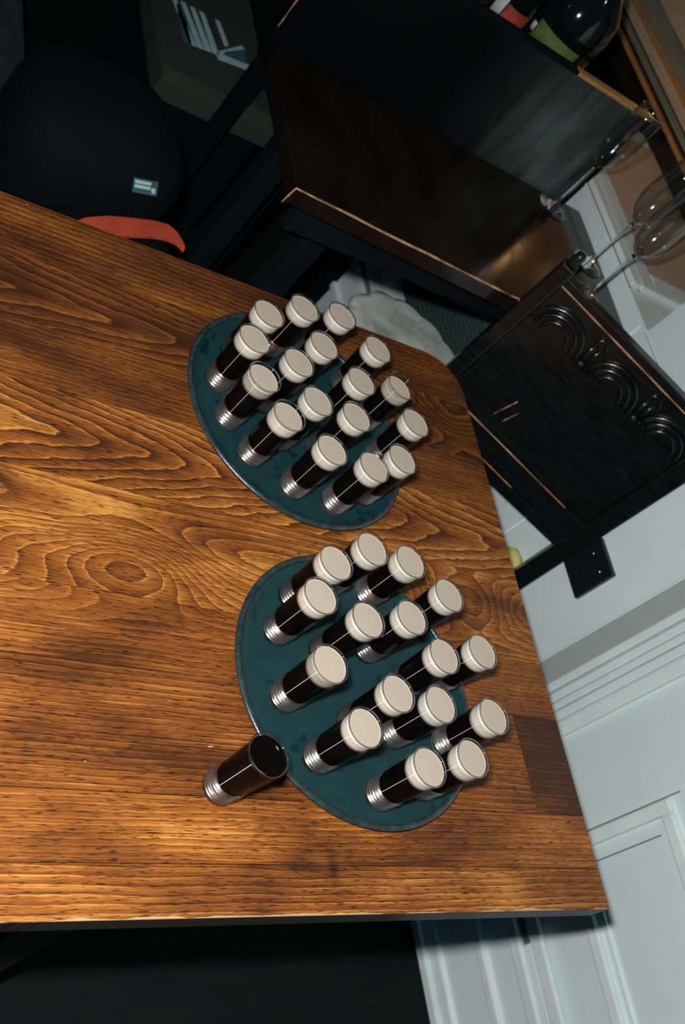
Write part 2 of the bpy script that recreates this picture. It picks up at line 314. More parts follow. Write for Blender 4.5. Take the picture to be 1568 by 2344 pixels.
# ------------------------------------------------------------------ mesh helpers
class MB:
    def __init__(s): s.v = []; s.f = []; s.sm = []
    def add(s, v, f, smooth=False):
        o = len(s.v); s.v += [tuple(p) for p in v]; s.f += [tuple(i + o for i in q) for q in f]; s.sm += [smooth] * len(f); return s
    def box(s, x0, x1, y0, y1, z0, z1, T=None):
        v = [Vector((x, y, z)) for z in (z0, z1) for x, y in ((x0, y0), (x1, y0), (x1, y1), (x0, y1))]
        if T is not None: v = [T @ p for p in v]
        return s.add(v, [(3, 2, 1, 0), (4, 5, 6, 7), (0, 1, 5, 4), (1, 2, 6, 5), (2, 3, 7, 6), (3, 0, 4, 7)])
    def prism(s, pts, z0, z1, T=None):
        n = len(pts); v = [Vector((x, y, z)) for z in (z0, z1) for x, y in pts]
        if T is not None: v = [T @ p for p in v]
        f = [tuple(range(n - 1, -1, -1)), tuple(range(n, 2 * n))] + [(i, (i + 1) % n, n + (i + 1) % n, n + i) for i in range(n)]
        return s.add(v, f)
    def lathe(s, prof, n=32, closed=False, T=None, lobe=0.0, lobes=8):
        v = []; f = []; idx = []
        for r, z in prof:
            if r < 1e-6: idx.append([len(v)]); v.append(Vector((0, 0, z)))
            else:
                idx.append(list(range(len(v), len(v) + n)))
                for i in range(n):
                    a = 2 * PI * i / n; rr = r * (1 + lobe * abs(math.sin(a * lobes / 2)) - lobe / 2)
                    v.append(Vector((rr * math.cos(a), rr * math.sin(a), z)))
        ks = list(range(len(prof) - 1)) + ([-1] if closed else [])
        for k in ks:
            a, b = (idx[k], idx[k + 1]) if k >= 0 else (idx[-1], idx[0])
            for i in range(n):
                j = (i + 1) % n
                if len(a) == 1 and len(b) == 1: continue
                if len(a) == 1: f.append((a[0], b[j], b[i]))
                elif len(b) == 1: f.append((a[i], a[j], b[0]))
                else: f.append((a[i], a[j], b[j], b[i]))
        if T is not None: v = [T @ p for p in v]
        return s.add(v, f, True)
    def tube(s, pts, r, n=8, flat=1.0, up=None):
        pts = [Vector(p) for p in pts]; v = []; f = []
        for i, p in enumerate(pts):
            t = (pts[min(i + 1, len(pts) - 1)] - pts[max(i - 1, 0)]).normalized()
            u = (Vector(up) if up else Vector((0, 0, 1)));
            if abs(t.dot(u)) > 0.95: u = Vector((1, 0, 0))
            a = t.cross(u).normalized(); b = a.cross(t).normalized()
            rr = r[i] if isinstance(r, (list, tuple)) else r
            for k in range(n):
                an = 2 * PI * k / n; v.append(p + a * math.cos(an) * rr * flat + b * math.sin(an) * rr)
        for i in range(len(pts) - 1):
            for k in range(n):
                f.append((i * n + k, i * n + (k + 1) % n, (i + 1) * n + (k + 1) % n, (i + 1) * n + k))
        f.append(tuple(range(n))[::-1]); f.append(tuple((len(pts) - 1) * n + k for k in range(n)))
        return s.add(v, f, True)
    def mesh(s, name):
        me = bpy.data.meshes.new(name); me.from_pydata(s.v, [], s.f); me.update()
        for p, q in zip(me.polygons, s.sm): p.use_smooth = q
        bm = bmesh.new(); bm.from_mesh(me); bmesh.ops.recalc_face_normals(bm, faces=bm.faces); bm.to_mesh(me); bm.free()
        return me
    def build(s, name, mat, parent=None, bevel=0.0, loc=None):
        o = bpy.data.objects.new(name, s.mesh(name)); COL.objects.link(o); o.data.materials.append(mat)
        if parent is not None: o.parent = parent
        if loc is not None: o.location = loc
        if bevel:
            bv = o.modifiers.new('bevel', 'BEVEL'); bv.width = bevel; bv.segments = 2; bv.limit_method = 'ANGLE'
        return o
def thing(name, label, cat, loc=(0, 0, 0), rz=0.0, group=None):
    o = bpy.data.objects.new(name, None); COL.objects.link(o); o.empty_display_size = 0.02
    o.location = loc; o.rotation_euler = (0, 0, rz); o['label'] = label; o['category'] = cat
    if group: o['group'] = group
    return o
def struct(name, mb, mat, bevel=0.0, label=None):
    o = mb.build(name, mat, None, bevel); o['kind'] = 'structure'
    if label: o['label'] = label
    return o

# ------------------------------------------------------------------ room shell
TT = 0.75           # top of the pine table
WX = 0.374          # face of the painted wall
struct('floor', MB().box(-3.2, 1.9, -2.2, 4.2, -0.05, 0.0), M['floor'])
wr = struct('wall_right', MB().box(WX, 0.95, -2.2, 1.727, 0.0, 0.898), M['white'])
def wbox(name, y0, y1, z0, z1, d, mat='white2', bevel=0.0):
    return MB().box(WX - d, WX + 0.002, y0, y1, z0, z1).build(name, M[mat], wr, bevel)
MB().box(WX, 0.95, -2.2, 0.985, 0.899, 1.45).build('upper_wall', M['white'], wr)
wbox('recessed_strip', 0.472, 0.522, 0.34, 0.898, 0.0012, 'grey')
for y0, y1, d in ((0.455, 0.471, 0.016), (0.437, 0.452, 0.010), (0.420, 0.434, 0.014), (0.402, 0.417, 0.009), (0.372, 0.398, 0.012)):
    wbox('fluted_moulding', y0, y1, 0.34, 0.898, d, bevel=0.003)
wbox('wall_board', 0.524, 0.800, 0.34, 0.898, 0.004, 'white')
wbox('wall_board', 0.806, 0.858, 0.34, 0.898, 0.006, 'white')
wbox('wall_board', 0.862, 1.000, 0.34, 0.898, 0.003, 'white')
wbox('wall_board', 1.006, 1.240, 0.34, 0.898, 0.006, 'white')
# panel frame in the corner of the picture
wbox('panel_moulding', 0.176, 0.200, 0.403, 0.640, 0.012, bevel=0.004)
wbox('panel_moulding', -1.20, 0.176, 0.616, 0.640, 0.012, bevel=0.004)
wbox('panel_moulding', -1.20, 0.176, 0.403, 0.427, 0.012, bevel=0.004)
wbox('panel_moulding', -1.20, 0.150, 0.440, 0.446, 0.006, bevel=0.002)
wbox('joint_line', 0.2025, 0.2045, 0.43, 0.66, 0.0015, 'jointdk')
wbox('joint_line', 0.150, 0.152, 0.446, 0.60, 0.0015, 'jointdk')
br = struct('baseboard_right', MB().box(WX - 0.014, WX + 0.001, -2.2, 1.726, 0.0, 0.236), M['white'], 0.002)
def bbox_(name, z0, z1, d, mat='white2', y0=-2.2, y1=1.725):
    return MB().box(WX - d, WX - 0.010, y0, y1, z0, z1).build(name, M[mat], br, 0.004 if mat == 'white2' else 0)
bbox_('base_bead', 0.0, 0.022, 0.034); bbox_('base_step', 0.022, 0.052, 0.024)
bbox_('skirting_cap', 0.150, 0.170, 0.026)
bbox_('rail_strip', 0.236, 0.262, 0.026); bbox_('rail_strip', 0.281, 0.310, 0.020)
bbox_('dark_joint_gap', 0.262, 0.281, 0.0145, 'jointdk')
bbox_('short_filler_board', 0.263, 0.281, 0.0175, 'white2', -0.6, 0.062)
# sill ledge
lg = struct('trim_1', MB().box(WX - 0.004, 0.96, 0.986, 1.725, 0.898, 0.905), M['white2'], 0.001)
for x0, x1, y0, z1, mt in ((0.372, 0.398, 1.095, 0.918, 'white2'), (0.404, 0.420, 1.112, 0.914, 'white2'), (0.424, 0.462, 1.125, 0.910, 'white')):
    MB().box(x0, x1, y0, 1.70, 0.9045, z1).build('sill_moulding', M[mt], lg, 0.003)
    MB().box(x1, 0.95, y0, y0 + (x1 - x0), 0.9045, z1).build('sill_return', M[mt], lg, 0.003)
MB().box(0.396, 0.4045, 1.095, 1.70, 0.904, 0.9065).build('dark_groove', M['jointdk'], lg)
MB().box(0.3705, 0.3735, 1.09, 1.60, 0.900, 0.9062).build('dark_groove', M['jointdk'], lg)
MB().box(0.462, 0.72, 1.16, 1.66, 0.9045, 0.9085).build('window_board', M['tan'], lg)
# window beyond the sill
wn = struct('window_1', MB().box(0.745, 0.80, 1.2, 2.60, 0.905, 2.2), M['dglass'])
for z0, z1, x0, mt in ((0.905, 0.954, 0.722, 'darkwood'), (0.954, 0.964, 0.712, 'orange'), (0.964, 0.974, 0.726, 'darkwood'), (0.974, 0.989, 0.718, 'olive'),
                       (0.989, 0.996, 0.730, 'darkwood'), (0.996, 1.016, 0.712, 'tan2'), (1.016, 1.030, 0.730, 'orange'), (1.030, 1.075, 0.722, 'olive'), (1.075, 1.14, 0.715, 'tan2')):  # the set-back amber strip above the pale rail paints a brown shadow
    MB().box(x0, 0.76, 1.2, 2.60, z0, z1).build('window_frame_rail_or_shadow_strip', M[mt], wn, 0.002)
MB().box(0.715, 0.76, 1.2, 1.26, 1.14, 2.2).build('window_stile', M['tan2'], wn, 0.003)
MB().box(0.715, 0.76, 2.54, 2.60, 1.14, 2.2).build('window_stile', M['tan2'], wn, 0.003)
struct('wall_far', MB().box(-3.2, 1.9, 4.1, 4.2, 0, 2.6), M['black'])
struct('wall_corner', MB().box(0.30, 0.70, 1.735, 1.80, 0, 0.90).box(0.80, 1.9, 2.7, 2.75, 0, 2.6).box(0.80, 0.9, 1.0, 1.2, 0.905, 2.4), M['black'])

# ------------------------------------------------------------------ pine table
tb = thing('pine_table', 'orange brown stained pine table with chipped front edge under both trays', 'table', (0, 0, 0))
TH = 0.032
def plank(pts, yc, slope, freq, seed, tone=100):
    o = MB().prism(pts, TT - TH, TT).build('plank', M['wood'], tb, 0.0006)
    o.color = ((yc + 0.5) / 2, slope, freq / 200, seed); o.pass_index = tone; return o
XL = -1.95
rows = [  # y0, y1, grain centre, slope, frequency
    (0.000, 0.0515, -0.12, 0.000, 120), (0.0515, 0.120, 0.20, 0.012, 150), (0.120, 0.255, -0.30, 0.000, 130), (0.255, 0.340, 0.62, 0.02, 165),
    (0.340, 0.478, 0.42, 0.020, 125), (0.478, 0.598, 0.535, 0.22, 75), (0.598, 0.690, 0.95, 0.00, 150), (0.690, 0.800, 0.735, 0.13, 85), (0.800, 0.894, 1.25, 0.0, 110)]
g = 0.0003
for i, (y0, y1, yc, sl, fr) in enumerate(rows):
    if i == len(rows) - 1:
        rad = 0.07; arc = [(-rad + rad * math.cos(a), y1 - rad + rad * math.sin(a)) for a in [PI / 2 * k / 10 for k in range(11)]]
        plank([(XL, y0 + g), (0, y0 + g)] + arc + [(XL, y1)], yc, sl, fr, 0.91, 80)
    elif i == 2:   # board row with a butt joint and a darker end piece
        plank([(XL, y0 + g), (-0.088, y0 + g), (-0.088, y1 - g), (XL, y1 - g)], yc, sl, fr, 0.27, 86)
        plank([(-0.0875, y0 + g), (0, y0 + g), (0, y1 - g), (-0.0875, y1 - g)], 0.05, 0.0, 150, 0.63, 62)
    else:
        plank([(XL, y0 + (g if i else 0)), (0, y0 + (g if i else 0)), (0, y1 - g), (XL, y1 - g)], yc, sl, fr, 0.11 * i + 0.05, (102, 98, 0, 92, 108, 98, 84, 70, 0)[i])
MB().box(-1.85, -0.06, 0.05, 0.08, 0.64, TT - TH).box(-1.85, -0.06, 0.80, 0.83, 0.64, TT - TH).box(-0.09, -0.06, 0.08, 0.80, 0.64, TT - TH).build('apron', M['under'], tb)
for x, y in ((-0.62, 0.10), (-0.62, 0.77), (-1.8, 0.10), (-1.8, 0.77)):
    MB().box(x - 0.035, x + 0.035, y - 0.035, y + 0.035, 0, 0.64).build('leg', M['under'], tb, 0.004)
MB().box(-1.765, -0.655, 0.42, 0.45, 0.60, 0.6395).build('cross_rail', M['under'], tb)

# ------------------------------------------------------------------ trays
RT = 0.1779
def tray(label, cx, cy, mat):
    t = thing('serving_tray', label, 'tray', (cx, cy, TT), 0, 'round serving trays')
    base = [(0, 0.0), (RT - 0.022, 0.0), (RT - 0.010, 0.0035), (RT - 0.0045, 0.0105), (RT - 0.0065, 0.0112), (RT - 0.0125, 0.0062), (RT - 0.023, 0.0032), (RT - 0.030, 0.0030), (0, 0.0030)]
    MB().lathe(base, 128).build('tray_base', mat, t).cycles.is_caustics_receiver = True
    rim = [(RT - 0.0052 + 0.0042 * math.cos(a), 0.0108 + 0.0030 * math.sin(a)) for a in [2 * PI * k / 10 for k in range(10)]]
    MB().lathe(rim, 128, closed=True).build('rim', M['trayrim'], t)
    return t
T1C = (-0.37454, 0.65758); T2C = (-0.35807, 0.26307)
tray('round black rubber lined serving tray nearer the dark chair, carrying seventeen cream topped shots', *T1C, M['tray1'])
tray('round teal rubber lined serving tray beside the foamless shot, carrying sixteen cream topped shots', *T2C, M['tray2'])

# ------------------------------------------------------------------ shot glasses
H = 0.0955; RB = 0.0196; RO = 0.0238
def ro(z): return RB + (RO - RB) * (z / H)
WT = 0.0018
ZB = 0.0275          # top of the thick solid base
base = [(0, 0.0022), (0.010, 0.0016), (RB - 0.0035, 0.0), (RB - 0.0012, 0.0004), (RB, 0.0020)]
for k in range(1, 13):
    z = 0.0020 + 0.00205 * k; base.append((ro(z) + 0.00035 * math.sin(k * 1.75), z))
base += [(ro(ZB) - 0.0001, ZB), (ro(ZB) - WT, ZB + 0.0004), (ro(0.028) - WT - 0.0030, 0.0262), (0.009, 0.0246), (0, 0.0242)]
base_me = MB().lathe(base, 56).mesh('shot_glass_base'); base_me.materials.append(M['sbase'])
rp = [(0, .0035)] + [(ro(.002 + .0205 * k / 40) - .0022 - .0009 * math.cos(2 * PI * k / 10), .0035 + .0195 * k / 40) for k in range(41)] + [(0, .0235)]
ridge_me = MB().lathe(rp, 48).mesh('shot_glass_glint_ridges'); ridge_me.materials.append(M['ridge'])  # added inner surface, shaped so the flash glints in rings
wall = [(ro(ZB) + .00005, ZB + .0002)] + [(ro(ZB + (H - ZB - .0012) * k / 8), ZB + (H - ZB - .0012) * k / 8) for k in range(1, 9)]
wall += [(RO - 0.0007, H), (RO - 0.0013, H - 0.0001)] + [(ro(z) - WT, z) for z in (H - 0.002, H - 0.02, H - 0.04, 0.040, ZB + 0.0006)]
glass_me = MB().lathe(wall, 56, closed=True).mesh('shot_glass_wall'); glass_me.materials.append(M['thin'])
rimp = [(RO - 0.0008 + 0.0009 * math.cos(a), H - 0.0004 + 0.0008 * math.sin(a)) for a in [2 * PI * k / 8 for k in range(8)]]
rim_me = MB().lathe(rimp, 56, closed=True).mesh('shot_glass_rim'); rim_me.materials.append(M['glass'])
def fill_prof(z0, z1, eps=-0.0001, bottom=True):
    p = []
    if bottom: p += [(0, 0.0244), (0.009, 0.0248), (ro(0.028) - WT - 0.0032, 0.0264), (ro(0.03) - WT - 0.0008, 0.0284), (ro(0.032) - WT + eps, 0.032)]
    else: p += [(0, z0), (ro(z0) - WT + eps, z0)]
    p += [(ro(z) - WT + eps, z) for z in (z0 + (z1 - z0) * 0.35, z0 + (z1 - z0) * 0.7, z1 - 0.0005)]
    e = ro(z1) - WT + eps
    p += [(e, z1 - 0.0001), (e - 0.0002, z1), (e - 0.0005, z1 - 0.0001), (e - 0.0012, z1 - 0.0004), (e - 0.0022, z1 - 0.0005), (e - 0.004, z1 - 0.0005), (0, z1 - 0.0005)]
    return p
liquid_me = {}
def glass(root_label, x, y, z, ftop=0.0925, fh=0.0165, foam=True, rz=0.0, group=None):
    t = thing('shot_glass', root_label, 'shot glass', (x, y, z), rz, group)
    for nm, me in (('glass_wall', glass_me), ('glass_base', base_me), ('glass_rim', rim_me), ('glint_ridges', ridge_me)):
        b = bpy.data.objects.new(nm, me); COL.objects.link(b); b.parent = t
        if nm == 'glass_base': b.cycles.is_caustics_caster = True
    key = (round(ftop, 4), round(fh, 4), foam)
    if key not in liquid_me:
        zl = ftop - fh if foam else ftop
        a = MB().lathe(fill_prof(0.04, zl), 56).mesh('liqueur'); a.materials.append(M['liquor']); c = None
        if foam:
            c = MB().lathe(fill_prof(zl - 0.0001, ftop, 0.0, False), 56).mesh('foam'); c.materials.append(M['foam'])
        liquid_me[key] = (a, c)
    a, c = liquid_me[key]
    o = bpy.data.objects.new('liqueur', a); COL.objects.link(o); o.parent = t
    if c:
        o = bpy.data.objects.new('cream_head', c); COL.objects.link(o); o.parent = t
    return t
ZT = TT + 0.0031
# offsets of each glass from its tray's centre
U1 = 'cream topped shot on dark tray, '
G1 = [(-.102,.086,'outer ring, leftmost of the top three'),
 (-.033,.124,'outer ring, middle of the top three'), (.038,.137,'outer ring, rightmost of the top three'),
 (-.135,.028,'outer ring, topmost clear base by left rim'), (-.010,.063,'inner ring, topmost one'),
 (-.064,.012,'inner ring, leftmost'), (.098,.095,'nearest the pale scalloped stool seat'),
 (-.129,-.036,'outer ring, second clear base down left rim'), (.048,.017,'inner ring, rightmost'),
 (.129,.036,'filled lowest, rim standing above the cream'), (-.043,-.048,'inner ring, lower left'),
 (-.099,-.090,'outer ring, third clear base down left rim'), (.023,-.054,'inner ring, lowest one, at the heart of the tray'),
 (.140,-.029,'outer ring, furthest right of all'), (-.035,-.127,'outer ring, fourth clear base down left rim'),
 (.035,-.136,'outer ring, lowest clear base'), (.094,-.107,'outer ring, lower right, tucked behind the lowest glass')]
U2 = 'cream topped shot on teal tray, '
G2 = [(-.084,.114,'outer ring, leftmost of the top three'), (-.018,.147,'outer ring, the one closest to the other tray'),
 (.046,.141,'outer ring, rightmost of the top three'), (-.118,.062,'outer ring, upper left, beside the left rim'),
 (-.050,.041,'inner ring, upper left one'), (.025,.056,'inner ring, upper right one'), (.103,.101,'outer ring, first right of the top three'),
 (-.122,-.027,'outer ring, alone by the middle of the left rim'), (.067,.008,'inner ring, rightmost one'),
 (.140,.024,'outer ring, second right of the top three'), (-.026,-.053,'inner ring, lower left one'),
 (.041,-.060,'inner ring, lower right one'), (-.087,-.101,'outer ring, nearest the foamless shot'),
 (.130,-.067,'outer ring, furthest right of all'), (-.001,-.142,'outer ring, lowest one'),
 (.074,-.126,'outer ring, bottom right, beyond the lowest glass')]
rnd = random.Random(3)
for U, G, C0, grp in ((U1, G1, T1C, 'cream topped shots on the dark tray'), (U2, G2, T2C, 'cream topped shots on the teal tray')):
    for i, (dx, dy, txt) in enumerate(G):
        ft, fh = 0.0930, 0.0165
        if grp.endswith('dark tray'):
            if i == 9: ft, fh = 0.0860, 0.0135
            elif i in (7, 11): ft, fh = 0.0905, 0.0165
        elif i in (2, 15, 13): ft, fh = 0.0925, 0.0190
        glass(U + txt, C0[0] + dx * 0.94, C0[1] + dy * 0.94, ZT, ft, fh, True, rnd.random() * 6, grp)
glass('dark shot without any cream head standing alone on the wood by the teal tray', -0.5700, 0.1290, TT, 0.0925, 0, False)

# ------------------------------------------------------------------ dark console with back panel
cs = thing('dark_console', 'dark brown varnished side table with worn pale edge, behind the pine table', 'side table', (0, 0, 0))
ZC = 0.87
fp = [(-0.397, 0.990), (0.041, 0.964), (0.360, 0.960), (0.366, 1.255), (0.366, 1.325), (-0.375, 1.330)]
MB().prism(fp, ZC - 0.032, ZC).build('top', M['brown'], cs, 0.003)
def tub(a, b, r): return MB().tube([Vector(a).lerp(Vector(b), k / 12) + Vector((0, 0, rnd.uniform(-.0006, .0006))) for k in range(13)], [r * rnd.uniform(.5, 1.5) for k in range(13)], 6)
tub((-0.397, 0.990, ZC - .001), (0.041, 0.964, ZC - .001), 0.0016).build('worn_edge', M['worn'], cs)
tub((0.041, 0.964, ZC - .001), (0.23, 0.962, ZC - .001), 0.0014).build('worn_edge', M['worn'], cs)
tub((-0.397, 0.990, ZC - .001), (-0.400, 0.991, ZC - .032), 0.0012).build('worn_edge', M['worn'], cs)
MB().box(-0.36, 0.33, 1.005, 1.025, 0.785, ZC - 0.032).build('apron', M['black'], cs)
for x, y in ((-0.27, 1.06), (-0.27, 1.29), (0.336, 1.02)):
    MB().box(x - 0.022, x + 0.022, y - 0.022, y + 0.022, 0, ZC - 0.032).build('leg', M['black'], cs, 0.003)
bk = thing('back_board', 'smoky green grey upright board behind the dark side table, amber top edge', 'board', (0, 0, 0))
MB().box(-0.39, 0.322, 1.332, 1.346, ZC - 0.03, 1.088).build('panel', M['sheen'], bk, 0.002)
MB().box(0.12, 0.326, 1.329, 1.350, 1.088, 1.096).build('top_edge', M['orange'], bk, 0.002)
MB().box(-0.392, 0.119, 1.329, 1.350, 1.088, 1.096).build('top_edge', M['black'], bk, 0.002)
tub((-0.392, 1.3305, 0.90), (-0.392, 1.3305, 1.06), 0.0014).build('worn_edge', M['worn'], bk)
sh = thing('bottle_shelf', 'dark shelf cabinet behind the smoky green board, holding bottles', 'shelf', (0, 0, 0))
MB().box(-0.20, 0.33, 1.375, 1.72, 0.985, 1.0).build('shelf_top', M['darkwood'], sh, 0.002)
MB().box(-0.20, 0.372, 1.375, 1.72, 0.64, 0.984).build('carcass', M['black'], sh)
for x in (-0.18,):
    for y in (1.395, 1.70): MB().box(x - .015, x + .015, y - .015, y + .015, 0, 0.64).build('leg', M['black'], sh)
bo = thing('liquor_bottle', 'fat dark glass bottle with green paper label on the back shelf', 'bottle', (0.155, 1.485, 1.0), 0, 'bottles on the back shelf')
MB().lathe([(0, 0), (.068, 0), (.073, .006), (.073, .12), (.066, .155), (.035, .195), (.017, .22), (.016, .29), (.019, .292), (.019, .305), (0, .305)], 40).build('bottle_body', M['bottle'], bo)
def band(r, z0, z1, a0, a1, n=14):
    v = []; f = []
    for k in range(n + 1):
        a = a0 + (a1 - a0) * k / n
        for rr in (r, r + .0006):
            for z in (z0, z1): v.append((rr * math.cos(a), rr * math.sin(a), z))
    for k in range(n):
        o = k * 4; f += [(o, o + 1, o + 5, o + 4), (o + 2, o + 6, o + 7, o + 3), (o, o + 4, o + 6, o + 2), (o + 1, o + 3, o + 7, o + 5)]
    f += [(0, 2, 3, 1), (n * 4, n * 4 + 1, n * 4 + 3, n * 4 + 2)]
    return MB().add(v, f, True)
band(.0733, .045, .088, -2.9, -1.5).build('green_label', M['glabel'], bo)
band(.0736, .060, .075, -3.05, -2.9, 3).build('label_edge', M['wlabel'], bo)
b2 = thing('liquor_bottle', 'slimmer bottle with red label and white band on the back shelf', 'bottle', (0.02, 1.47, 1.0), 0, 'bottles on the back shelf')
MB().lathe([(0, 0), (.034, 0), (.037, .005), (.037, .15), (.030, .18), (.014, .21), (.013, .27), (0, .27)], 32).build('bottle_body', M['bottle'], b2)
band(.0373, .02, .085, -2.4, -0.6).build('red_label', M['rlabel'], b2); band(.0376, .05, .09, -3.1, -2.45, 5).build('white_band', M['wlabel'], b2)

# ------------------------------------------------------------------ wine glasses
def bowl(h0, h1, rm, rt, w):
    o = [(0.0032, h0 - .004), (0.006, h0 + .002), (0.016, h0 + .008), (rm * .80, h0 + .024), (rm * .97, h0 + .048), (rm, h0 + .070), (rm * .97, h0 + .092), (rt * 1.02, h1 - .016), (rt, h1)]
    i = [(rt - w, h1 + .0002)] + [(max(r - w * 1.2, .001), z + .0015) for r, z in reversed(o[1:-1])] + [(0, h0 + .004)]
    return o, i
def wine(label, x, y, rm=.031, rt=.0275, h=.254, stem=.118):
    t = thing('wine_glass', label, 'wine glass', (x, y, ZC + .0005), 0, 'stemmed glasses on the dark side table')
    MB().lathe([(0, 0), (.031, 0), (.0335, .0008), (.0335, .0020), (.026, .0042), (.010, .0095), (.0045, .018), (0, .018)], 48).build('foot', M['stem'], t)
    MB().lathe([(0, .0175), (.0036, .0175), (.0029, .04), (.0027, .08), (.0030, stem - .012), (.0036, stem - .003), (0, stem - .003)], 20).build('stem', M['stem'], t)
    o, i = bowl(stem, h, rm, rt, .0011)
    MB().lathe([(0, stem - .003)] + o + i, 48).build('bowl', M['wine'], t)
    return t
wine('clear stemmed glass standing furthest back, against the smoky green board', 0.268, 1.285)
wine('clear stemmed glass in the middle, its bowl in front of the tan window board', 0.316, 1.158, .034, .029)
wd = wine('clear stemmed glass nearest the carved chair, with a drop of red in the bottom', 0.272, 1.058, .034, .029)
MB().lathe([(0, .1235), (.005, .1245), (.009, .1285), (0, .1290)], 20).build('red_dregs', M['rlabel'], wd)

# ------------------------------------------------------------------ carved chair
CU = Vector((0.7748, -0.6322, 0)); CN = Vector((-0.6322, -0.7748, 0))
ch = thing('carved_chair', 'black oak chair with carved arches on its tall back, beside the table corner', 'chair', (0.0385, 0.932, 0))
TC = Matrix((( CU.x, -CN.x, 0, 0), (CU.y, -CN.y, 0, 0), (0, 0, 1, 0), (0, 0, 0, 1)))  # local (u, depth away from viewer, z)
def cz(z): return 1.69 - 0.979 * (1.69 - z)
def cbox(name, u0, u1, d0, d1, z0, z1, mat='carved', par=None, bevel=0.003):
    return MB().box(u0, u1, d0, d1, z0, z1, TC).build(name, M[mat], par or ch, bevel)
cbox('back_panel', 0.020, 0.380, 0.006, 0.018, cz(.635), cz(.955))
cbox('top_rail', 0.018, 0.382, -0.002, 0.022, cz(.941), cz(.958))
cbox('bottom_rail', 0.010, 0.382, -0.004, 0.022, cz(.598), cz(.650))
cbox('moulding', 0.010, 0.382, -0.001, 0.020, cz(.572), cz(.597))
cbox('back_post', -0.005, 0.021, -0.004, 0.024, 0.0, cz(.972))
cbox('back_post', 0.379, 0.417, -0.002, 0.020, 0.0, cz(.985))
MB().lathe([(0, 0), (.0085, 0), (.0095, .004), (.0095, .022), (.007, .027), (0, .029)], 20, T=Matrix.Translation(TC @ Vector((.008, .010, cz(.972))))).build('finial', M['blackp'], ch)
def cl(u, d, z): return TC @ Vector((u, d, z))
def ctube(name, pts, r, mat='carved', par=None, n=8): return MB().tube([cl(*p) for p in pts], r, n).build(name, M[mat], par or ch)
def wob(a, b, r, n=14): return [tuple(Vector(a).lerp(Vector(b), k / n)) for k in range(n + 1)], [r * rnd.uniform(.4, 1.5) for k in range(n + 1)]
p, r = wob((.022, -.002, cz(.9415)), (.382, -.002, cz(.9415)), .0017); ctube('worn_edge', p, r, 'worn', n=6)
p, r = wob((.010, -.004, cz(.6495)), (.330, -.004, cz(.6495)), .0013); ctube('worn_edge', p, r, 'worn', n=6)
p, r = wob((.09, -.0045, cz(.599)), (.24, -.0045, cz(.599)), .0013); ctube('worn_edge', p, r, 'worn', n=6)
# stiles beside the carved field
ctube('bead', [(.028, .005, cz(.66)), (.028, .005, cz(.935))], .0025)
cbox('carved_flat', .022, .030, .002, .007, cz(.652), cz(.938), bevel=.001)
for k in range(3):
    uc = .076 + .129 * k; zc = cz(.862)
    for rad, rr in ((.052, .0048), (.040, .0042), (.027, .0035)):
        a1 = PI if uc + rad < .376 else PI * .999
        pts = [(uc - rad * math.cos(t), .004, zc + rad * math.sin(t)) for t in [PI * j / 18 for j in range(19)]]
        pts = [q for q in pts if q[0] < .377]
        if len(pts) > 2: ctube('carved_arch', pts, rr)
for k in range(2):
    uc = .1405 + .129 * k
    pts = [(uc - .012 * math.cos(t), .004, cz(.912) + .012 * math.sin(t)) for t in [PI * j / 10 for j in range(11)]]
    ctube('carved_arch', pts, .0032)
    ctube('carved_flute', [(uc - .006, .005, cz(.908)), (uc - .006, .005, cz(.872))], .0035); ctube('carved_flute', [(uc + .006, .005, cz(.908)), (uc + .006, .005, cz(.872))], .0035)
    MB().lathe([(0, -.0072), (.0051, -.0051), (.0072, 0), (.0051, .0051), (0, .0072)], 16, T=Matrix.Translation(cl(uc, .002, cz(.868)))).build('carved_ball', M['blackp'], ch)
p, r = wob((.115, .003, cz(.68)), (.125, .003, cz(.73)), .0009, 8); ctube('worn_edge', p, r, 'worn', n=5)
p, r = wob((.135, .003, cz(.68)), (.142, .003, cz(.715)), .0008, 8); ctube('worn_edge', p, r, 'worn', n=5)
cbox('seat', 0.0, 0.38, -0.36, -0.005, 0.405, 0.440)
cbox('leg', 0.0, 0.03, -0.355, -0.325, 0.0, 0.405); cbox('leg', 0.35, 0.38, -0.355, -0.325, 0.0, 0.405)
cbox('stretcher', 0.021, 0.379, 0.004, 0.016, 0.16, 0.19)

# ------------------------------------------------------------------ things along the wall
so = thing('wall_socket', 'black square socket plate on the white wall behind the carved chair', 'socket', (WX - .0042, .630, .632))
MB().box(-.012, 0, -.040, .040, -.047, .047).build('plate', M['blackp'], so, .003)
for y, z in ((.018, .022), (-.020, .022)):
    MB().lathe([(0, 0), (.0035, 0), (.003, .0015), (0, .002)], 12, T=Matrix.Translation((-.012, y, z)) @ Matrix.Rotation(-PI / 2, 4, 'Y')).build('screw', M['metal'], so)
MB().box(-.016, -.0118, -.012, .012, -.026, -.006).build('switch', M['blackp'], so, .002)
yb = MB().lathe([(0, -.042), (.020, -.036), (.030, -.018), (.033, 0), (.030, .016), (.018, .032), (0, .037)], 24, T=Matrix.Scale(.55, 4, (1, 0, 0))).build('yellow_pad', M['yellow'], None, 0, (WX - .0045 - .0185, .7285, .462))
yb['label'] = 'small rounded yellow pad peeping past the table edge by the chair leg'; yb['category'] = 'pad'
gp = thing('green_cushion', 'dark green ribbed cushion fixed to the wall under the dark side table', 'cushion', (0, 0, 0))
MB().box(.335, WX - .006, 1.05, 1.70, .392, .62).build('ribbed_cover', M['green'], gp, .008)
MB().box(.352, WX + .001, 1.06, 1.69, .42, .61).build('backing', M['black'], gp)
stl = thing('round_stool', 'pale glossy scalloped round stool seat just past the table edge', 'stool', (.160, 1.157, 0))
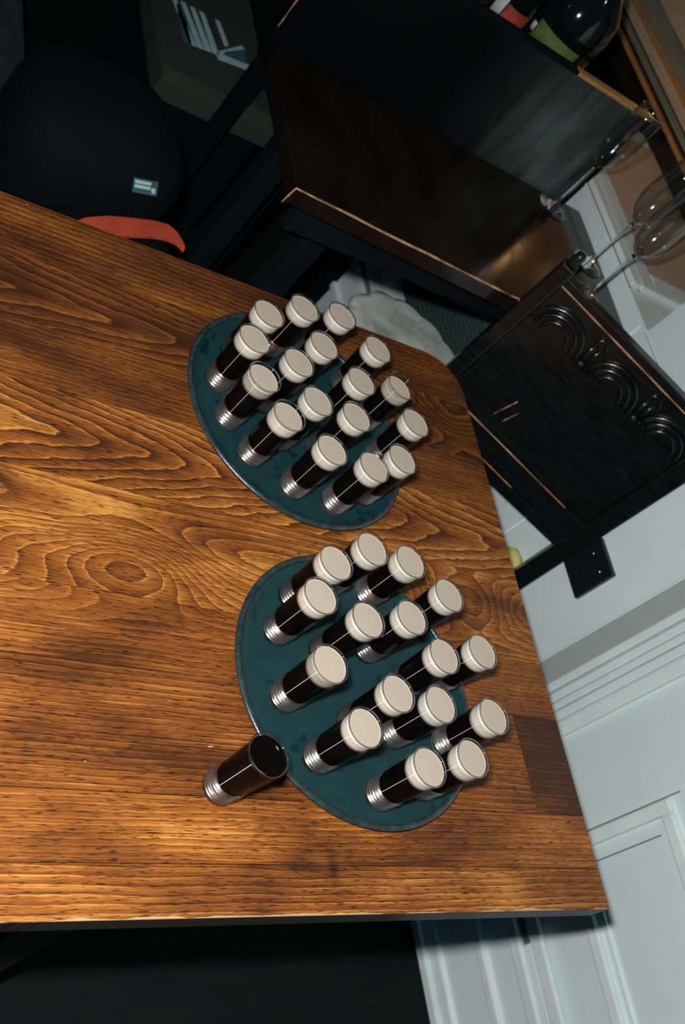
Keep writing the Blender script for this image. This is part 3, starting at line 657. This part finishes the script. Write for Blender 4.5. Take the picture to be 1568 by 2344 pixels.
MB().lathe([(0, .480), (.12, .480), (.142, .487), (.151, .503), (.147, .515), (.130, .522), (.112, .516), (.095, .523), (.070, .517), (.045, .523), (.02, .518), (0, .520)], 96, lobe=.07, lobes=12).build('seat', M['pale'], stl)
MB().lathe([(0, .46), (.12, .46), (.12, .4798), (0, .4798)], 32).build('seat_frame', M['blackp'], stl)
for k in range(4):
    a = PI / 4 + k * PI / 2
    MB().tube([(.085 * math.cos(a), .085 * math.sin(a), .461), (.11 * math.cos(a), .11 * math.sin(a), 0.001)], .009, 10).build('leg', M['blackp'], stl)

# ------------------------------------------------------------------ black bag with red band, dark corner things
def blob(name, c, s, mat, parent, e=2.6, lump=.04, seed=1, nu=36, nv=20):
    rr = random.Random(seed); ph = [rr.uniform(0, 6) for _ in range(6)]
    v = []; f = []
    def sp(x, p): return math.copysign(abs(x) ** (2 / p), x)
    for j in range(nv + 1):
        b = -PI / 2 + PI * j / nv
        for i in range(nu):
            a = 2 * PI * i / nu
            k = 1 + lump * (math.sin(3 * a + ph[0] + 2 * b) + .6 * math.sin(5 * a + ph[1]) * math.cos(3 * b + ph[2]) + .5 * math.sin(6 * b + ph[3] + a))
            v.append((c[0] + s[0] * sp(math.cos(b), e) * sp(math.cos(a), e) * k, c[1] + s[1] * sp(math.cos(b), e) * sp(math.sin(a), e) * k, c[2] + s[2] * sp(math.sin(b), e)))
    for j in range(nv):
        for i in range(nu): f.append((j * nu + i, j * nu + (i + 1) % nu, (j + 1) * nu + (i + 1) % nu, (j + 1) * nu + i))
    return MB().add(v, f, True).build(name, M[mat], parent)
bg = thing('black_bag', 'soft black cloth bag with a red orange band and small woven label, behind the table', 'bag', (-0.50, 1.28, 0))
blob('bag_body', (-.05, .04, .545), (.155, .14, .125), 'black', bg, 3.0, .015, 4)
blob('lower_pocket', (-.01, -.170, .465), (.145, .072, .105), 'black', bg, 3.0, .015, 9)
# red band between body and pocket, seen from above as a bowed strip
pt = [(-.625, 1.040, .590), (-.590, 1.068, .596), (-.552, 1.088, .600), (-.510, 1.103, .602), (-.468, 1.119, .602), (-.440, 1.127, .600), (-.424, 1.124, .598), (-.414, 1.116, .596), (-.409, 1.108, .594)]
wd_ = [.018, .020, .019, .018, .0165, .015, .011, .006, .002]
v = []; f = []
for (x, y, z), w in zip(pt, wd_):
    for dy, dz in ((-w, 0), (w, .003), (w, -.006), (-w, -.008)): v.append((x + .50, y + dy - 1.28, z + dz))
for k in range(len(pt) - 1):
    o = k * 4
    for q in range(4): f.append((o + q, o + (q + 1) % 4, o + 4 + (q + 1) % 4, o + 4 + q))
f += [(0, 1, 2, 3), tuple(len(v) - 4 + q for q in (3, 2, 1, 0))]
MB().add(v, f).build('red_band', M['red'], bg, .001)
lb = MB().box(-.0235, .0235, -.0115, .0115, 0, .0012).build('woven_label', M['labeldk'], bg, 0, (.006, -.018, .668)); lb.rotation_euler = (0.85, 0, -.12)
lb.location = (.004, -.106, .630); lb.rotation_euler = (.80, 0.0, .28)
for y0, y1 in ((.0035, .0085), (-.0035, .0015)):
    MB().box(-.021, .010, y0, y1, .0012, .0018).build('label_text_line', M['label'], lb)
MB().lathe([(0, .0012), (.0048, .0012), (.0048, .002), (0, .002)], 20, T=Matrix.Translation((.0165, -.004, 0))).build('label_dot', M['label'], lb)
st2 = thing('low_bench', 'low black bench carrying the black cloth bag', 'bench', (-.50, 1.32, 0))
MB().box(-.30, .08, -.26, .15, .33, .36).build('bench_top', M['black'], st2, .004)
for x, y in ((-.27, -.23), (.05, -.23), (-.27, .12), (.05, .12)): MB().box(x - .02, x + .02, y - .02, y + .02, 0, .33).build('leg', M['black'], st2)
bc = thing('printed_box', 'olive card box printed with pale blue rays, beyond the black bag', 'box', (-.33, 1.93, 0))
MB().box(.035, .33, -.13, .37, .385, .44).build('box_body', M['board'], bc, .004)
MB().box(.045, .32, -.115, .36, 0, .3845).build('black_lower_half', M['black'], bc, .004)
MB().box(.037, .328, -.128, -.085, .44, .4415).build('edge_strip', M['board2'], bc)
def flat(name, pts, mat, z=.4402, th=.0014): return MB().prism(pts, z, z + th).build(name, M[mat], bc)
def P(x, y): return (x + .33, y - 1.93)
flat('printed_ray', [P(-.227, 1.965), P(-.205, 1.965), P(-.215, 2.10), P(-.232, 2.10)], 'printdk')
for k in range(4):
    a = -.212 + k * .021; flat('printed_ray', [P(a, 1.968 + k * .004), P(a + .018, 1.970 + k * .004), P(a - .018 + k * .004, 2.12), P(a - .030 + k * .004, 2.12)], 'print')
flat('printed_bar', [P(-.137, 1.965), P(-.040, 1.985), P(-.035, 2.005), P(-.137, 1.990)], 'print')
flat('printed_bar', [P(-.137, 1.990), P(-.126, 1.990), P(-.050, 2.060), P(-.058, 2.068)], 'print')
flat('printed_leaf', [P(-.118, 2.002), P(-.05, 2.012), P(-.055, 2.055)], 'printdk')
flat('printed_ray', [P(-.110, 2.03), P(-.098, 2.04), P(-.112, 2.12), P(-.124, 2.12)], 'print')
tl = thing('speckled_chair_pad', 'dark teal speckled seat pad at the far left behind the table', 'seat pad', (-.86, 1.75, 0))
MB().box(-.22, .28, -.25, .45, .33, .40).build('pad', M['teal'], tl, .015)
for x, y in ((-.18, -.2), (.24, -.2), (-.18, .4), (.24, .4)): MB().box(x - .02, x + .02, y - .02, y + .02, 0, .33).build('leg', M['black'], tl)
